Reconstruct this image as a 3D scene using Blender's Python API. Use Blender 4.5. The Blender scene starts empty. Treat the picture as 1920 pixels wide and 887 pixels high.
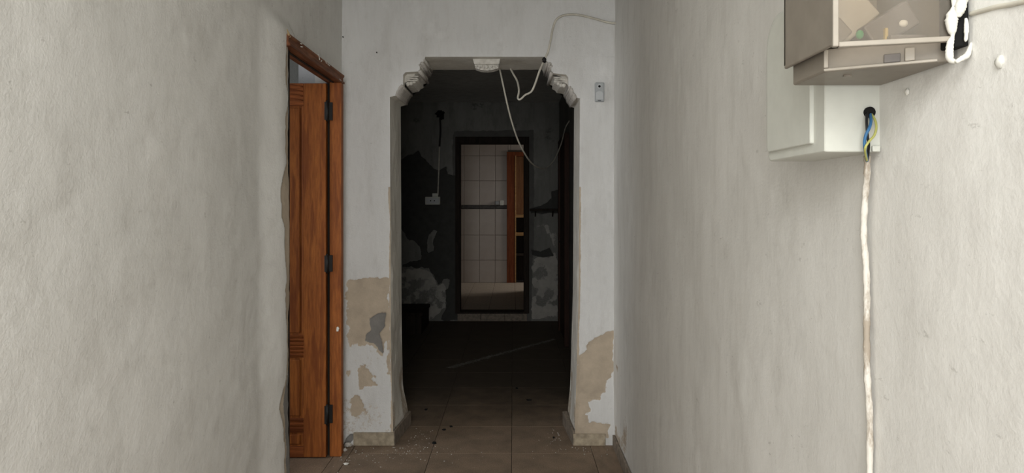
import bpy, math, random
import numpy as np
from mathutils import Vector, Matrix

# ------------------------------------------------------------------ camera, world, lights
F, CX, CY, EYE = 1260.0, 962.0, 383.0, 1.40          # focal length in pixels of a 1920x887 frame, vanishing point
S = bpy.context.scene
C = S.collection
cam_d = bpy.data.cameras.new('camera'); cam = bpy.data.objects.new('camera', cam_d); C.objects.link(cam)
cam.location = (0, 0, EYE); cam.rotation_euler = (math.pi / 2, 0, 0)
cam_d.sensor_fit = 'HORIZONTAL'; cam_d.sensor_width = 36.0
cam_d.lens = F / 1920 * 36.0
cam_d.shift_x = (960 - CX) / 1920; cam_d.shift_y = (CY - 443.5) / 1920
cam_d.clip_start = 0.02
S.camera = cam
w = bpy.data.worlds.new('world'); S.world = w; w.use_nodes = True
w.node_tree.nodes['Background'].inputs[0].default_value = (0.75, 0.83, 1.0, 1)
w.node_tree.nodes['Background'].inputs[1].default_value = 0.3

def area(name, loc, rot, sx, sy, power, col):
    d = bpy.data.lights.new(name, 'AREA'); d.shape = 'RECTANGLE'; d.size = sx; d.size_y = sy
    d.energy = power; d.color = col
    o = bpy.data.objects.new(name, d); C.objects.link(o); o.location = loc; o.rotation_euler = rot
    return o
# added overhead lamp to balance the corridor brightness; daylight from the open street door behind the camera, and through the windows of the two side-lit rooms
area('added_overhead_light', (-0.25, -0.85, 2.66), (math.radians(32), 0, 0), 1.15, 1.2, 52, (1.0, 0.99, 0.955))
area('daylight_street_door', (-0.25, -1.63, 1.25), (math.pi / 2, 0, 0), 1.1, 2.2, 47, (1.0, 0.995, 0.975))
area('daylight_side_room_window', (-3.45, 2.2, 1.5), (math.pi / 2, 0, math.radians(-78)), 1.0, 1.2, 30, (0.96, 0.98, 1.0))
area('daylight_tiled_room_window', (1.50, 10.72, 1.75), (math.radians(48), 0, math.radians(90)), 0.6, 0.7, 15, (1.0, 0.93, 0.86))
S.view_settings.view_transform = 'Standard'; S.view_settings.look = 'None'
S.view_settings.gamma = 1.0; S.view_settings.use_curve_mapping = False
S.view_settings.exposure = 0.0

# ------------------------------------------------------------------ helpers
def P(px, py, Y):
    return ((px - CX) * Y / F, Y, EYE - (py - CY) * Y / F)
def lerp(a, b, t): return a + (b - a) * t
def smooth(a, b, x):
    t = np.clip((x - a) / (b - a), 0, 1); return t * t * (3 - 2 * t)
def _hash(ix, iy, seed):
    h = (ix.astype(np.int64) * 374761393 + iy.astype(np.int64) * 668265263 + seed * 1274126177) & 0xFFFFFFFF
    h = ((h ^ (h >> 13)) * 1274126177) & 0xFFFFFFFF
    return ((h ^ (h >> 16)) & 0xFFFF) / 65535.0
def vnoise(x, y, seed=0):
    ix, iy = np.floor(x), np.floor(y); fx, fy = x - ix, y - iy
    fx = fx * fx * (3 - 2 * fx); fy = fy * fy * (3 - 2 * fy)
    a, b = _hash(ix, iy, seed), _hash(ix + 1, iy, seed)
    c, d = _hash(ix, iy + 1, seed), _hash(ix + 1, iy + 1, seed)
    return (a + (b - a) * fx) * (1 - fy) + (c + (d - c) * fx) * fy
def fbm(x, y, sc, octv=4, seed=0):
    s, a, t = 0, 1.0, 0
    for k in range(octv):
        s = s + a * (vnoise(x * sc * 2 ** k + 13.7 * k, y * sc * 2 ** k + 7.1 * k, seed + k) - .5); t += a; a *= .5
    return s / t * 2
def sdf(px, py, poly):
    p = np.array(poly, float); q = np.roll(p, -1, 0)
    d = np.full(px.shape, 1e9); ins = np.zeros(px.shape, bool)
    for (ax, ay), (bx, by) in zip(p, q):
        ex, ey = bx - ax, by - ay; wx, wy = px - ax, py - ay
        t = np.clip((wx * ex + wy * ey) / (ex * ex + ey * ey + 1e-9), 0, 1)
        d = np.minimum(d, np.hypot(wx - ex * t, wy - ey * t))
        c = ((ay > py) != (by > py)) & (px < ex * (py - ay) / (by - ay + 1e-12) + ax)
        ins ^= c
    return np.where(ins, -d, d)

class MB:
    def __init__(s): s.v = []; s.f = []; s.c = []
    def add(s, vs, fs, col=(0, 0, 0, 1)):
        o = len(s.v); s.v += [tuple(map(float, p)) for p in vs]; s.f += [tuple(o + i for i in f) for f in fs]
        s.c += [col] * len(vs); return s
    def box(s, x0, x1, y0, y1, z0, z1):
        return s.add([(x0,y0,z0),(x1,y0,z0),(x1,y1,z0),(x0,y1,z0),(x0,y0,z1),(x1,y0,z1),(x1,y1,z1),(x0,y1,z1)],
              [(0,3,2,1),(4,5,6,7),(0,1,5,4),(1,2,6,5),(2,3,7,6),(3,0,4,7)])
    def obox(s, cen, half, M):
        vs = [Vector(cen) + M @ Vector((a*half[0], b*half[1], c*half[2])) for c in (-1,1) for a, b in ((-1,-1),(1,-1),(1,1),(-1,1))]
        return s.add(vs, [(0,3,2,1),(4,5,6,7),(0,1,5,4),(1,2,6,5),(2,3,7,6),(3,0,4,7)])
    def prism(s, poly, a0, a1, axis):
        # poly: 2D outline; axis: extrusion axis.  x: poly=(y,z)  y: poly=(x,z)  z: poly=(x,y)
        n = len(poly)
        def mk(p, a): return {'x': (a, p[0], p[1]), 'y': (p[0], a, p[1]), 'z': (p[0], p[1], a)}[axis]
        vs = [mk(p, a0) for p in poly] + [mk(p, a1) for p in poly]
        return s.add(vs, [tuple(range(n))[::-1], tuple(range(n, 2 * n))] + [(i, (i+1) % n, n + (i+1) % n, n + i) for i in range(n)])
    def loft(s, sections):
        n = len(sections[0]); vs = [p for sec in sections for p in sec]; fs = []
        for k in range(len(sections) - 1):
            for i in range(n): fs.append((k*n+i, k*n+(i+1) % n, (k+1)*n+(i+1) % n, (k+1)*n+i))
        fs += [tuple(range(n))[::-1], tuple((len(sections)-1)*n + i for i in range(n))]
        return s.add(vs, fs)
    def tube(s, pts, r, n=8):
        pts = [Vector(p) for p in pts]; vs = []; fs = []
        rr = r if isinstance(r, (list, tuple)) else [r] * len(pts)
        up = Vector((0.31, 0.2, 0.93)).normalized()
        for i, p in enumerate(pts):
            t = (pts[min(i+1, len(pts)-1)] - pts[max(i-1, 0)]).normalized()
            a = t.cross(up)
            if a.length < 1e-3: a = t.cross(Vector((1, 0, 0)))
            a.normalize(); b = t.cross(a); up = (a.cross(t)).normalized()
            for k in range(n):
                q = 2 * math.pi * k / n; vs.append(p + (a * math.cos(q) + b * math.sin(q)) * rr[i])
        for i in range(len(pts) - 1):
            for k in range(n): fs.append((i*n+k, i*n+(k+1) % n, (i+1)*n+(k+1) % n, (i+1)*n+k))
        fs += [tuple(range(n))[::-1], tuple((len(pts)-1)*n + k for k in range(n))]
        return s.add(vs, fs)
    def blob(s, c, r, nu=12, nv=8, wob=0.0, seed=0):
        rnd = random.Random(seed); vs = []; fs = []
        for j in range(nv + 1):
            th = math.pi * j / nv
            for i in range(nu):
                ph = 2 * math.pi * i / nu; k = 1 + rnd.uniform(-wob, wob) * (0 < j < nv)
                vs.append((c[0] + r[0]*k*math.sin(th)*math.cos(ph), c[1] + r[1]*k*math.sin(th)*math.sin(ph), c[2] + r[2]*math.cos(th)*k))
        for j in range(nv):
            for i in range(nu): fs.append((j*nu+i, (j+1)*nu+i, (j+1)*nu+(i+1) % nu, j*nu+(i+1) % nu))
        return s.add(vs, fs)
    def grid(s, X, Y, Z, col=None, flip=False):
        nv, nu = X.shape; o = len(s.v)
        s.v += list(zip(X.ravel().tolist(), Y.ravel().tolist(), Z.ravel().tolist()))
        if col is None: s.c += [(0, 0, 0, 1)] * (nu * nv)
        else: s.c += [tuple(c) for c in np.stack([np.broadcast_to(k, X.shape).ravel() for k in col] + [np.ones(nu*nv)], 1).tolist()]
        for j in range(nv - 1):
            b = o + j * nu
            for i in range(b, b + nu - 1):
                s.f.append((i, i+nu, i+nu+1, i+1) if flip else (i, i+1, i+nu+1, i+nu))
        return s
    def build(s, name, mat, parent=None, smooth_=False, bevel=0, seg=2, attr=False):
        me = bpy.data.meshes.new(name); me.from_pydata(s.v, [], s.f); me.update()
        if attr:
            at = me.attributes.new('wear', 'FLOAT_COLOR', 'POINT')
            at.data.foreach_set('color', np.array(s.c, np.float32).ravel())
        if smooth_: me.polygons.foreach_set('use_smooth', [True] * len(me.polygons))
        me.materials.append(mat)
        o = bpy.data.objects.new(name, me); C.objects.link(o)
        if parent: o.parent = parent
        if bevel:
            m = o.modifiers.new('bevel', 'BEVEL'); m.width = bevel; m.segments = seg; m.limit_method = 'ANGLE'; m.angle_limit = math.radians(35)
        return o
def tag(o, label, cat=None, group=None):
    o['label'] = label
    if cat: o['category'] = cat
    if group: o['group'] = group
    return o
def struct(o): o['kind'] = 'structure'; return o
def thing(name, label, cat, loc=(0, 0, 0), group=None):
    o = bpy.data.objects.new(name, None); C.objects.link(o); o.location = loc
    o.empty_display_size = .05
    return tag(o, label, cat, group)
def adopt(root):
    """children were modelled in world coordinates: keep them where they are under a root that stands at its base"""
    for ch in root.children: ch.matrix_parent_inverse = Matrix.Translation(-root.location)
def curve_pts(pts, per=8):
    pts = [Vector(p) for p in pts]; out = []
    for i in range(len(pts) - 1):
        p0, p1, p2, p3 = pts[max(i-1, 0)], pts[i], pts[i+1], pts[min(i+2, len(pts)-1)]
        for k in range(per):
            t = k / per
            out.append(.5 * ((2*p1) + (p2-p0)*t + (2*p0-5*p1+4*p2-p3)*t*t + (3*p1-p0-3*p2+p3)*t**3))
    return out + [pts[-1]]

# ------------------------------------------------------------------ materials
class NT:
    def __init__(s, name):
        s.m = bpy.data.materials.new(name); s.m.use_nodes = True; s.t = s.m.node_tree
        s.bsdf = s.t.nodes['Principled BSDF']; s.out = s.t.nodes['Material Output']
    def n(s, typ, **kw):
        x = s.t.nodes.new(typ)
        for k, v in kw.items():
            if k.startswith('i_'):
                key = k[2:]; key = int(key) if key.isdigit() else key.replace('_', ' ')
                if hasattr(v, 'is_linked'): s.t.links.new(v, x.inputs[key])
                else: x.inputs[key].default_value = v
            else: setattr(x, k, v)
        return x
    def coord(s, scale=(1, 1, 1)):
        c = s.n('ShaderNodeTexCoord'); m = s.n('ShaderNodeMapping', i_Vector=c.outputs['Object']); m.inputs['Scale'].default_value = scale
        return m.outputs[0]
    def noise(s, scale, detail=4, vec=None, rough=.55):
        x = s.n('ShaderNodeTexNoise', i_Scale=scale, i_Detail=detail, i_Roughness=rough)
        s.t.links.new(vec if vec else s.coord(), x.inputs['Vector']); return x.outputs['Fac']
    def ramp(s, fac, lo, hi):
        x = s.n('ShaderNodeMapRange', i_Value=fac); x.inputs[1].default_value = lo; x.inputs[2].default_value = hi; return x.outputs[0]
    def mix(s, fac, a, b, blend='MIX'):
        x = s.n('ShaderNodeMix', data_type='RGBA', blend_type=blend)
        for k, v in ((0, fac), (6, a), (7, b)):
            if hasattr(v, 'is_linked'): s.t.links.new(v, x.inputs[k])
            else: x.inputs[k].default_value = (*v, 1) if isinstance(v, tuple) and len(v) == 3 else v
        return x.outputs[2]
    def math(s, op, a, b=0.0):
        x = s.n('ShaderNodeMath', operation=op)
        for k, v in ((0, a), (1, b)):
            if hasattr(v, 'is_linked'): s.t.links.new(v, x.inputs[k])
            else: x.inputs[k].default_value = v
        return x.outputs[0]
    def done(s, col, rough=.8, bump=None, strength=.3, dist=.004, metal=0.0, spec=.3):
        for k, v in (('Base Color', col), ('Roughness', rough)):
            if hasattr(v, 'is_linked'): s.t.links.new(v, s.bsdf.inputs[k])
            else: s.bsdf.inputs[k].default_value = (*v, 1) if isinstance(v, tuple) else v
        s.bsdf.inputs['Metallic'].default_value = metal; s.bsdf.inputs['Specular IOR Level'].default_value = spec
        if bump is not None:
            b = s.n('ShaderNodeBump', i_Strength=strength, i_Distance=dist, i_Height=bump)
            s.t.links.new(b.outputs[0], s.bsdf.inputs['Normal'])
        return s.m

def plaster(name, c0, c1, grime, tan=(.53, .445, .345), cement=(.25, .24, .225), dark=(.030, .029, .027), streak=.35, grain=.35, fine=130, vs=.55):
    m = NT(name)
    n1 = m.ramp(m.noise(1.7, 5), .35, .65)
    col = m.mix(n1, c0, c1)
    st = m.ramp(m.noise(2.2, 6, m.coord((4 if vs < .6 else 1.6, 4 if vs < .6 else 1.6, vs)), .65), .48, .78)
    col = m.mix(m.math('MULTIPLY', st, streak), col, grime)
    br = m.ramp(m.noise(7, 9, m.coord((1.8, 1.8, vs * 1.1 if vs < .6 else 1.5)), .75), .50, .76)
    col = m.mix(m.math('MULTIPLY', br, streak), col, tuple(k * .86 for k in grime))
    br = m.ramp(m.noise(38, 4, m.coord((2.2, 2.2, .35)), .6), .40, .75)
    col = m.mix(m.math('MULTIPLY', br, streak * .18), col, tuple(k * .8 for k in grime))
    dash = m.ramp(m.noise(24, 5, m.coord((.8, .8, 1.7)), .75), .64, .70)
    col = m.mix(m.math('MULTIPLY', dash, .45), col, tuple(k * .72 for k in grime))
    sp = m.ramp(m.noise(9, 8, rough=.7), .60, .80)
    col = m.mix(m.math('MULTIPLY', sp, streak), col, grime)
    wh = m.ramp(m.noise(3.1, 7, m.coord((1, 1, .7)), .7), .57, .70)
    col = m.mix(m.math('MULTIPLY', wh, .5), col, tuple(min(.82, k * 1.12) for k in c0))
    at = m.n('ShaderNodeAttribute', attribute_name='wear'); sep = m.n('ShaderNodeSeparateColor')
    m.t.links.new(at.outputs['Color'], sep.inputs[0])
    fn = m.noise(55, 6, rough=.7)
    for k, cc in ((0, tan), (1, cement), (2, dark)):
        fac = m.ramp(m.math('ADD', sep.outputs[k], m.math('MULTIPLY', m.math('SUBTRACT', fn, .5), 1.1)), .40, .60)
        c2 = m.mix(m.ramp(m.noise(14, 5), .3, .7), cc, tuple(x * .78 for x in cc))
        col = m.mix(fac, col, c2)
    b = m.math('ADD', m.noise(fine, 5, rough=.6), m.math('MULTIPLY', m.noise(28, 4), 1.3))
    return m.done(col, .93, b, grain, .0045, spec=.12)

M_WALL = plaster('painted_plaster', (.745, .735, .70), (.685, .675, .64), (.50, .475, .43), grain=.30, vs=.9)
M_WALLR = plaster('streaked_plaster', (.745, .735, .70), (.685, .675, .64), (.50, .48, .44), grain=.18)
M_END = plaster('painted_plaster_end', (.70, .70, .69), (.64, .64, .63), (.47, .45, .42), streak=.34, grain=.4)
M_REVEAL = plaster('dingy_plaster', (.76, .735, .67), (.67, .645, .585), (.46, .42, .36), streak=.5)
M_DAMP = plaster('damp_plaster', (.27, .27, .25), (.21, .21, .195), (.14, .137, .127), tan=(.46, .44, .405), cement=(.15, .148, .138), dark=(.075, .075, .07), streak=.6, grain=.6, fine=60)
M_CEIL = plaster('grey_ceiling', (.62, .62, .60), (.56, .56, .54), (.42, .40, .37))
M_DARKCEIL = plaster('sooty_ceiling', (.72, .72, .68), (.64, .64, .60), (.45, .44, .41), streak=.6)
M_SIDE = plaster('side_room_plaster', (.60, .61, .62), (.54, .55, .56), (.42, .42, .42))
M_ORN = NT('moulded_plaster'); M_ORN = M_ORN.done(M_ORN.mix(M_ORN.ramp(M_ORN.noise(40, 5), .4, .7), (.66, .64, .59), (.50, .48, .43)), .9, M_ORN.noise(140, 4), .4, .002)
M_ORNG = NT('dingy_moulded_plaster'); M_ORNG = M_ORNG.done(M_ORNG.mix(M_ORNG.ramp(M_ORNG.noise(35, 5), .35, .7), (.56, .53, .49), (.42, .395, .36)), .9, M_ORNG.noise(140, 4), .4, .002)

def wood(name, a, b, c, axis='z', rough=.5, scale=1.0):
    m = NT(name); sc = {'z': (1, 1, .09), 'y': (1, .09, 1), 'x': (.09, 1, 1)}[axis]
    v = m.coord(tuple(k * scale for k in sc))
    big = m.ramp(m.noise(16, 3, v), .3, .7); fin = m.ramp(m.noise(90, 6, v, .7), .38, .68)
    col = m.mix(big, a, b); col = m.mix(m.math('MULTIPLY', fin, .75), col, c)
    fig = m.ramp(m.noise(30, 2, v, .5), .54, .60)
    col = m.mix(m.math('MULTIPLY', fig, .55), col, c)
    return m.done(col, rough + .1, fin, .3, .0015, spec=.18)
M_WOOD = wood('varnished_door_wood', (.36, .122, .027), (.265, .082, .017), (.125, .031, .008))
M_WOODX = wood('varnished_rail_wood', (.32, .098, .026), (.22, .062, .016), (.095, .024, .007), 'x')
M_FRAME = wood('varnished_frame_wood', (.375, .126, .030), (.28, .086, .019), (.13, .034, .010), rough=.45)
M_LINTEL = wood('weathered_lintel_wood', (.275, .115, .055), (.20, .075, .034), (.085, .03, .014), 'y')
M_CUP = wood('cupboard_wood', (.26, .072, .024), (.20, .052, .017), (.11, .027, .009))
M_CUPP = wood('cupboard_panel_wood', (.22, .105, .045), (.165, .075, .03), (.10, .04, .015))
M_CUPE = wood('shelf_edge_wood', (.46, .29, .13), (.38, .22, .09), (.25, .13, .05), 'x')
M_DARKW = wood('dark_stained_and_shaded_wood', (.048, .036, .028), (.030, .023, .018), (.015, .012, .010), rough=.7)
M_DOORW = wood('dark_red_brown_wood', (.060, .026, .016), (.040, .017, .011), (.02, .01, .007))
M_PALEW = wood('bare_split_wood', (.55, .43, .27), (.48, .36, .2), (.3, .2, .1))

def flat(name, col, rough=.5, metal=0.0, var=.12, bump=0.0):
    m = NT(name); n = m.ramp(m.noise(30, 4), .35, .65)
    return m.done(m.mix(n, col, tuple(k * (1 - var) for k in col)), rough, m.noise(120, 3) if bump else None, bump, .001, metal)
M_TILE = NT('floor_tile')
_oi = M_TILE.n('ShaderNodeObjectInfo').outputs['Random']
_sp = M_TILE.ramp(M_TILE.noise(150, 4, rough=.75), .38, .66)
_c = M_TILE.mix(_sp, (.31, .232, .165), (.185, .132, .092))
_c = M_TILE.mix(M_TILE.math('MULTIPLY', M_TILE.ramp(M_TILE.noise(7, 5), .42, .72), .55), _c, (.105, .08, .06))
_c = M_TILE.mix(M_TILE.math('MULTIPLY', _oi, .22), _c, (.13, .10, .075))
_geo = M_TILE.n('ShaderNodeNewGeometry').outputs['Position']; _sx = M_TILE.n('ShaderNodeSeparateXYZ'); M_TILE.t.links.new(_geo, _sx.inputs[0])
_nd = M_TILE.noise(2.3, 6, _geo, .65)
_painted_shade = M_TILE.ramp(M_TILE.math('ADD', _sx.outputs[1], M_TILE.math('MULTIPLY', M_TILE.math('SUBTRACT', _nd, .5), 1.6)), 4.2, 5.1)   # painted shade: tiles darken into the back room, with a blotchy edge
_c = M_TILE.mix(M_TILE.math('MULTIPLY', _painted_shade, .8), _c, (.055, .048, .038))
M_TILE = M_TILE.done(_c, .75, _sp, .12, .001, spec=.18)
M_GROUT = flat('dark_grout', (.075, .058, .046), .95)
M_SKIRT = flat('beige_skirting_tile', (.44, .37, .27), .6, var=.4, bump=.2)
M_SKIRTD = flat('dirty_skirting_tile', (.27, .225, .18), .75, var=.4, bump=.2)
M_WTILE = NT('glazed_wall_tile')
_oi = M_WTILE.n('ShaderNodeObjectInfo').outputs['Random']
_c = M_WTILE.mix(M_WTILE.math('MULTIPLY', _oi, .5), (.47, .42, .37), (.42, .36, .32))
_c = M_WTILE.mix(M_WTILE.math('MULTIPLY', M_WTILE.ramp(M_WTILE.noise(6, 5), .4, .75), .35), _c, (.33, .26, .21))
M_WTILE = M_WTILE.done(_c, .38, spec=.4)
M_WGROUT = flat('wall_grout', (.20, .175, .15), .9)
M_BAND = flat('dark_border_tile', (.085, .078, .072), .5, var=.4)
M_F3 = flat('pale_floor_tile', (.42, .36, .29), .6, var=.25)
M_BLACK = flat('black_iron', (.014, .012, .011), .5, var=.3)
M_HOLE = flat('sooty_black', (.008, .008, .008), .95)
M_CABLE = flat('white_cable_sheath', (.60, .57, .49), .55, var=.2)
M_STREAK = flat('grey_streak', (.20, .19, .17), .6, var=.2)
M_WHITEPL = flat('white_plastic', (.62, .63, .575), .45, var=.05)
M_SENSOR = flat('grey_plastic', (.40, .42, .43), .5, var=.05)
M_SENSOR2 = flat('pale_lens_plastic', (.52, .54, .55), .35, var=.05)
M_LENS = flat('black_glass', (.01, .01, .012), .15)
M_BEIGE = flat('yellowed_plastic', (.235, .208, .172), .45, var=.12)
M_BEIGE2 = flat('yellowed_plastic_rim', (.36, .325, .275), .35, var=.1)
M_METER = flat('meter_casing', (.50, .46, .39), .5, var=.1)
M_METERD = flat('meter_dark_plate', (.17, .155, .145), .5, var=.2)
M_GREEN = flat('green_plastic', (.03, .27, .09), .4)
M_YEL = flat('brass', (.52, .40, .16), .35, var=.1)
M_FOAM = flat('expanding_foam', (.74, .73, .67), .85, var=.15, bump=.4)
M_BLUE = flat('blue_wire', (.045, .16, .34), .4)
M_YG = flat('yellow_green_wire', (.52, .52, .16), .45, var=.35)
M_BLKW = flat('black_wire', (.015, .015, .017), .4)
M_DUST = flat('plaster_dust', (.50, .47, .42), .95, var=.3)
_m = NT('stained_conduit'); _f = _m.ramp(_m.noise(26, 6, _m.coord((1, 1, .35)), .7), .47, .58)
_c = _m.mix(_f, (.66, .63, .57), (.36, .31, .25)); M_COND = _m.done(_c, .7, _m.noise(80, 4), .5, .002)
def glassy(name, tint, k):
    m = NT(name); t = m.t
    tr = m.n('ShaderNodeBsdfTransparent'); tr.inputs[0].default_value = (*tint, 1)
    df = m.n('ShaderNodeBsdfDiffuse'); df.inputs[0].default_value = (.62, .56, .47, 1)
    gl = m.n('ShaderNodeBsdfGlossy'); gl.inputs['Roughness'].default_value = .12
    a = m.n('ShaderNodeMixShader'); a.inputs[0].default_value = k
    t.links.new(tr.outputs[0], a.inputs[1]); t.links.new(df.outputs[0], a.inputs[2])
    b = m.n('ShaderNodeMixShader'); b.inputs[0].default_value = .06
    t.links.new(a.outputs[0], b.inputs[1]); t.links.new(gl.outputs[0], b.inputs[2])
    t.links.new(b.outputs[0], m.out.inputs[0]); return m.m
M_PANE = glassy('clear_dusty_plastic', (.93, .90, .86), .07)

# ------------------------------------------------------------------ room dimensions
XL, XR = -0.9975, 0.5886            # corridor wall faces
YE, YB = 3.903, 4.280               # end wall: front and back face
Y2, Y2B = 8.05, 8.22                # far wall of the dark room
Y3 = 11.10                          # tiled wall of the last room
ZC = 2.62                           # ceilings
Z3 = 0.105                          # raised floor of the last room
YR = -1.60                          # street end of the corridor
def ep(px, py): p = P(px, py, YE); return (p[0], p[2])
def pix(X, Y, Z): return CX + X * F / Y, CY + (EYE - Z) * F / Y

# ------------------------------------------------------------------ end wall with the arch
outL = [(737.5, 835), (737, 800), (735, 740), (733, 640), (732, 400), (731, 182), (743, 179), (744.5, 173), (748, 168), (749.5, 164),
        (754, 160), (756, 159), (756, 140), (761, 135.5), (787, 134), (787.3, 122), (791, 119), (796, 113), (797, 106.5)]
outR = [(1077, 837), (1078, 800), (1081, 700), (1085, 560), (1086, 400), (1087.5, 184.5), (1080, 183), (1078, 178.7), (1073.6, 173.5), (1073, 169),
        (1068, 162.5), (1065.6, 162), (1065.5, 145), (1061, 140), (1034, 137), (1033.7, 124), (1031, 120), (1026, 118), (1021.6, 106.5)]
OL = [ep(*p) for p in outL]; OR = [ep(*p) for p in outR]
OL[0] = (OL[0][0], 0.0); OR[0] = (OR[0][0], 0.0)
ZT = OL[-1][1]
def resample(o, step=.012):
    out = []
    for a, b in zip(o[:-1], o[1:]):
        n = max(1, int(math.hypot(b[0]-a[0], b[1]-a[1]) / step))
        out += [(lerp(a[0], b[0], k/n), lerp(a[1], b[1], k/n)) for k in range(n)]
    return out + [o[-1]]
OLr, ORr = resample(OL), resample(OR)

TAN_L = [(650, 524), (662, 521), (700, 523), (722, 520), (730, 526), (731, 700), (727, 690), (724, 640), (716, 668), (700, 652), (690, 640), (684, 645), (672, 648), (665, 640), (656, 650), (650, 640)]
TAN_L2 = [(670, 692), (684, 690), (690, 702), (700, 712), (703, 722), (692, 726), (681, 728), (672, 722), (668, 706)]
TAN_L3 = [(658, 752), (664, 742), (676, 740), (683, 752), (681, 772), (668, 777), (656, 770)]
TAN_L4 = [(648, 690), (655, 694), (662, 700), (656, 712), (648, 708)]
CEM_L = [(692, 598), (706, 590), (722, 588), (722, 612), (712, 625), (716, 640), (718, 664), (708, 655), (700, 645), (684, 640), (688, 626), (696, 620)]
HOLE_L = [(640, 838), (648, 824), (658, 814), (668, 816), (658, 828), (650, 842), (640, 850)]
TAN_R = [(1084, 667), (1099, 663), (1098, 648), (1110, 637), (1121, 630), (1136, 624), (1150, 622), (1150, 707), (1140, 715), (1137, 737), (1118, 748), (1105, 755), (1107, 770), (1094, 777), (1110, 792), (1136, 797), (1142, 800), (1142, 820), (1070, 820), (1074, 760), (1080, 700)]
def end_wear(X, Z):
    px, py = pix(X, YE, Z)
    j = 5.0 * fbm(X, Z, 22, 4, 5)
    tan = np.zeros_like(X)
    for p in (TAN_L, TAN_L2, TAN_L3, TAN_L4, TAN_R): tan = np.maximum(tan, smooth(4.5, -4.5, sdf(px, py, p) + 1.2 * j + (9 if p in (TAN_L2, TAN_L3, TAN_L4) else 4) * fbm(X, Z, 34, 3, 6)))
    edge = np.minimum(np.abs(X - np.interp(Z, [p[1] for p in OL], [p[0] for p in OL])), np.abs(X - np.interp(Z, [p[1] for p in OR], [p[0] for p in OR])))
    ch = smooth(.012, .004, edge + .010 * fbm(X, Z, 9, 3, 31)) * (Z < 1.5)
    tan = np.maximum(tan, ch * .9)
    worn = .40 * smooth(.95, .35, Z) * smooth(-.25, .35, fbm(X, Z, 6, 4, 33)) * smooth(0, -.3, X)
    tan = np.maximum(tan, worn + .30 * smooth(1.2, .2, Z) * smooth(.03, .0, edge))
    cem = smooth(2, -2, sdf(px, py, CEM_L) + j * .7)
    cem = np.maximum(cem, smooth(2, -2, sdf(px, py, HOLE_L) + j * .5))
    return tan, cem, np.zeros_like(X)
def end_disp(X, Z, tan, cem):
    return .006 * fbm(X, Z, 2.2, 3, 2) + .0016 * fbm(X, Z, 14, 3, 9) - .0035 * smooth(.3, .7, tan) - .010 * smooth(.3, .7, cem)
mb = MB()
def end_patch(x0f, x1f, zs, nu, fade):
    t = np.linspace(0, 1, nu)[None, :]; Z = np.repeat(np.array(zs)[:, None], nu, 1)
    a = np.array([x0f(z) for z in zs])[:, None]; b = np.array([x1f(z) for z in zs])[:, None]
    X = a + (b - a) * t
    tan, cem, dk = end_wear(X, Z); d = end_disp(X, Z, tan, cem)
    if fade == 'r': d = d * smooth(0, .02, b - X)
    elif fade == 'l': d = d * smooth(0, .02, X - a)
    else: d = d * smooth(0, .03, Z - zs[0])
    mb.grid(X, YE - d, Z, (tan, cem, dk))
zsL = sorted(set([round(p[1], 5) for p in OLr])); zsR = sorted(set([round(p[1], 5) for p in ORr]))
fL = lambda z: float(np.interp(z, [p[1] for p in OLr], [p[0] for p in OLr]))
fR = lambda z: float(np.interp(z, [p[1] for p in ORr], [p[0] for p in ORr]))
def dense(zs, step=.007):
    out = []
    for a, b in zip(zs[:-1], zs[1:]):
        n = max(1, int((b - a) / step + .5)); out += [lerp(a, b, k / n) for k in range(n)]
    return out + [zs[-1]]
end_patch(lambda z: XL - .03, fL, dense(zsL), 56, 'r')
end_patch(fR, lambda z: XR + .03, dense(zsR), 40, 'l')
end_patch(lambda z: XL - .03, lambda z: XR + .03, list(np.linspace(ZT, ZC, 54)), 220, 'b')
# reveals: the outline carried through the wall, flaring at the foot
def reveal(o, sgn):
    ys = np.linspace(0, 1, 40); n = len(o)
    ox = np.array([p[0] for p in o])[:, None]; oz = np.array([p[1] for p in o])[:, None]
    T = np.repeat(ys[None, :], n, 0); X = np.repeat(ox, 40, 1); Z = np.repeat(oz, 40, 1)
    fl = (.026 if sgn > 0 else .010) * smooth(.27, .07, Z) * smooth(.05, .8, T)
    rough = (.010 * fbm(T * .38, Z, 5, 3, 3) + .003 * fbm(T * .38, Z, 30, 3, 8)) * smooth(0, .08, T) * smooth(1.0, .93, T) * (Z < 1.93)
    X = X + sgn * (fl + rough)
    tan = smooth(.2, .9, fbm(T * .38, Z, 6, 4, 17) + .75 - Z * 1.1) * .7
    mb2.grid(X, YE + T * (YB - YE), Z, (tan * .8, tan * 0, tan * 0), flip=(sgn > 0))
mb2 = MB(); reveal(OLr, 1); reveal(ORr, -1)
xs = np.linspace(OL[-1][0], OR[-1][0], 60)[None, :]; ts = np.linspace(0, 1, 30)[:, None]
Xg = np.repeat(xs, 30, 0); Tg = np.repeat(ts, 60, 1)
Zg = ZT - .004 * fbm(Xg, Tg * .4, 6, 3, 4) * smooth(0, .1, Tg)
mb2.grid(Xg, YE + Tg * (YB - YE), Zg, None, flip=True)
# back face of the wall toward the dark room
pl = [(-2.3, 0)] + OLr + ORr[::-1] + [(XR + .1, 0), (XR + .1, ZC), (-2.3, ZC)]
wall_end = struct(mb.build('wall_end', M_END, smooth_=True, attr=True))
o = mb2.build('arch_reveal', M_REVEAL, wall_end, smooth_=True, attr=True); o['label'] = 'dingy grey inner faces of the arch'
mbb = MB(); mbb.add([(p[0], YB, p[1]) for p in pl], [tuple(range(len(pl)))])
mbb.build('rear_face', M_DAMP, wall_end)
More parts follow.
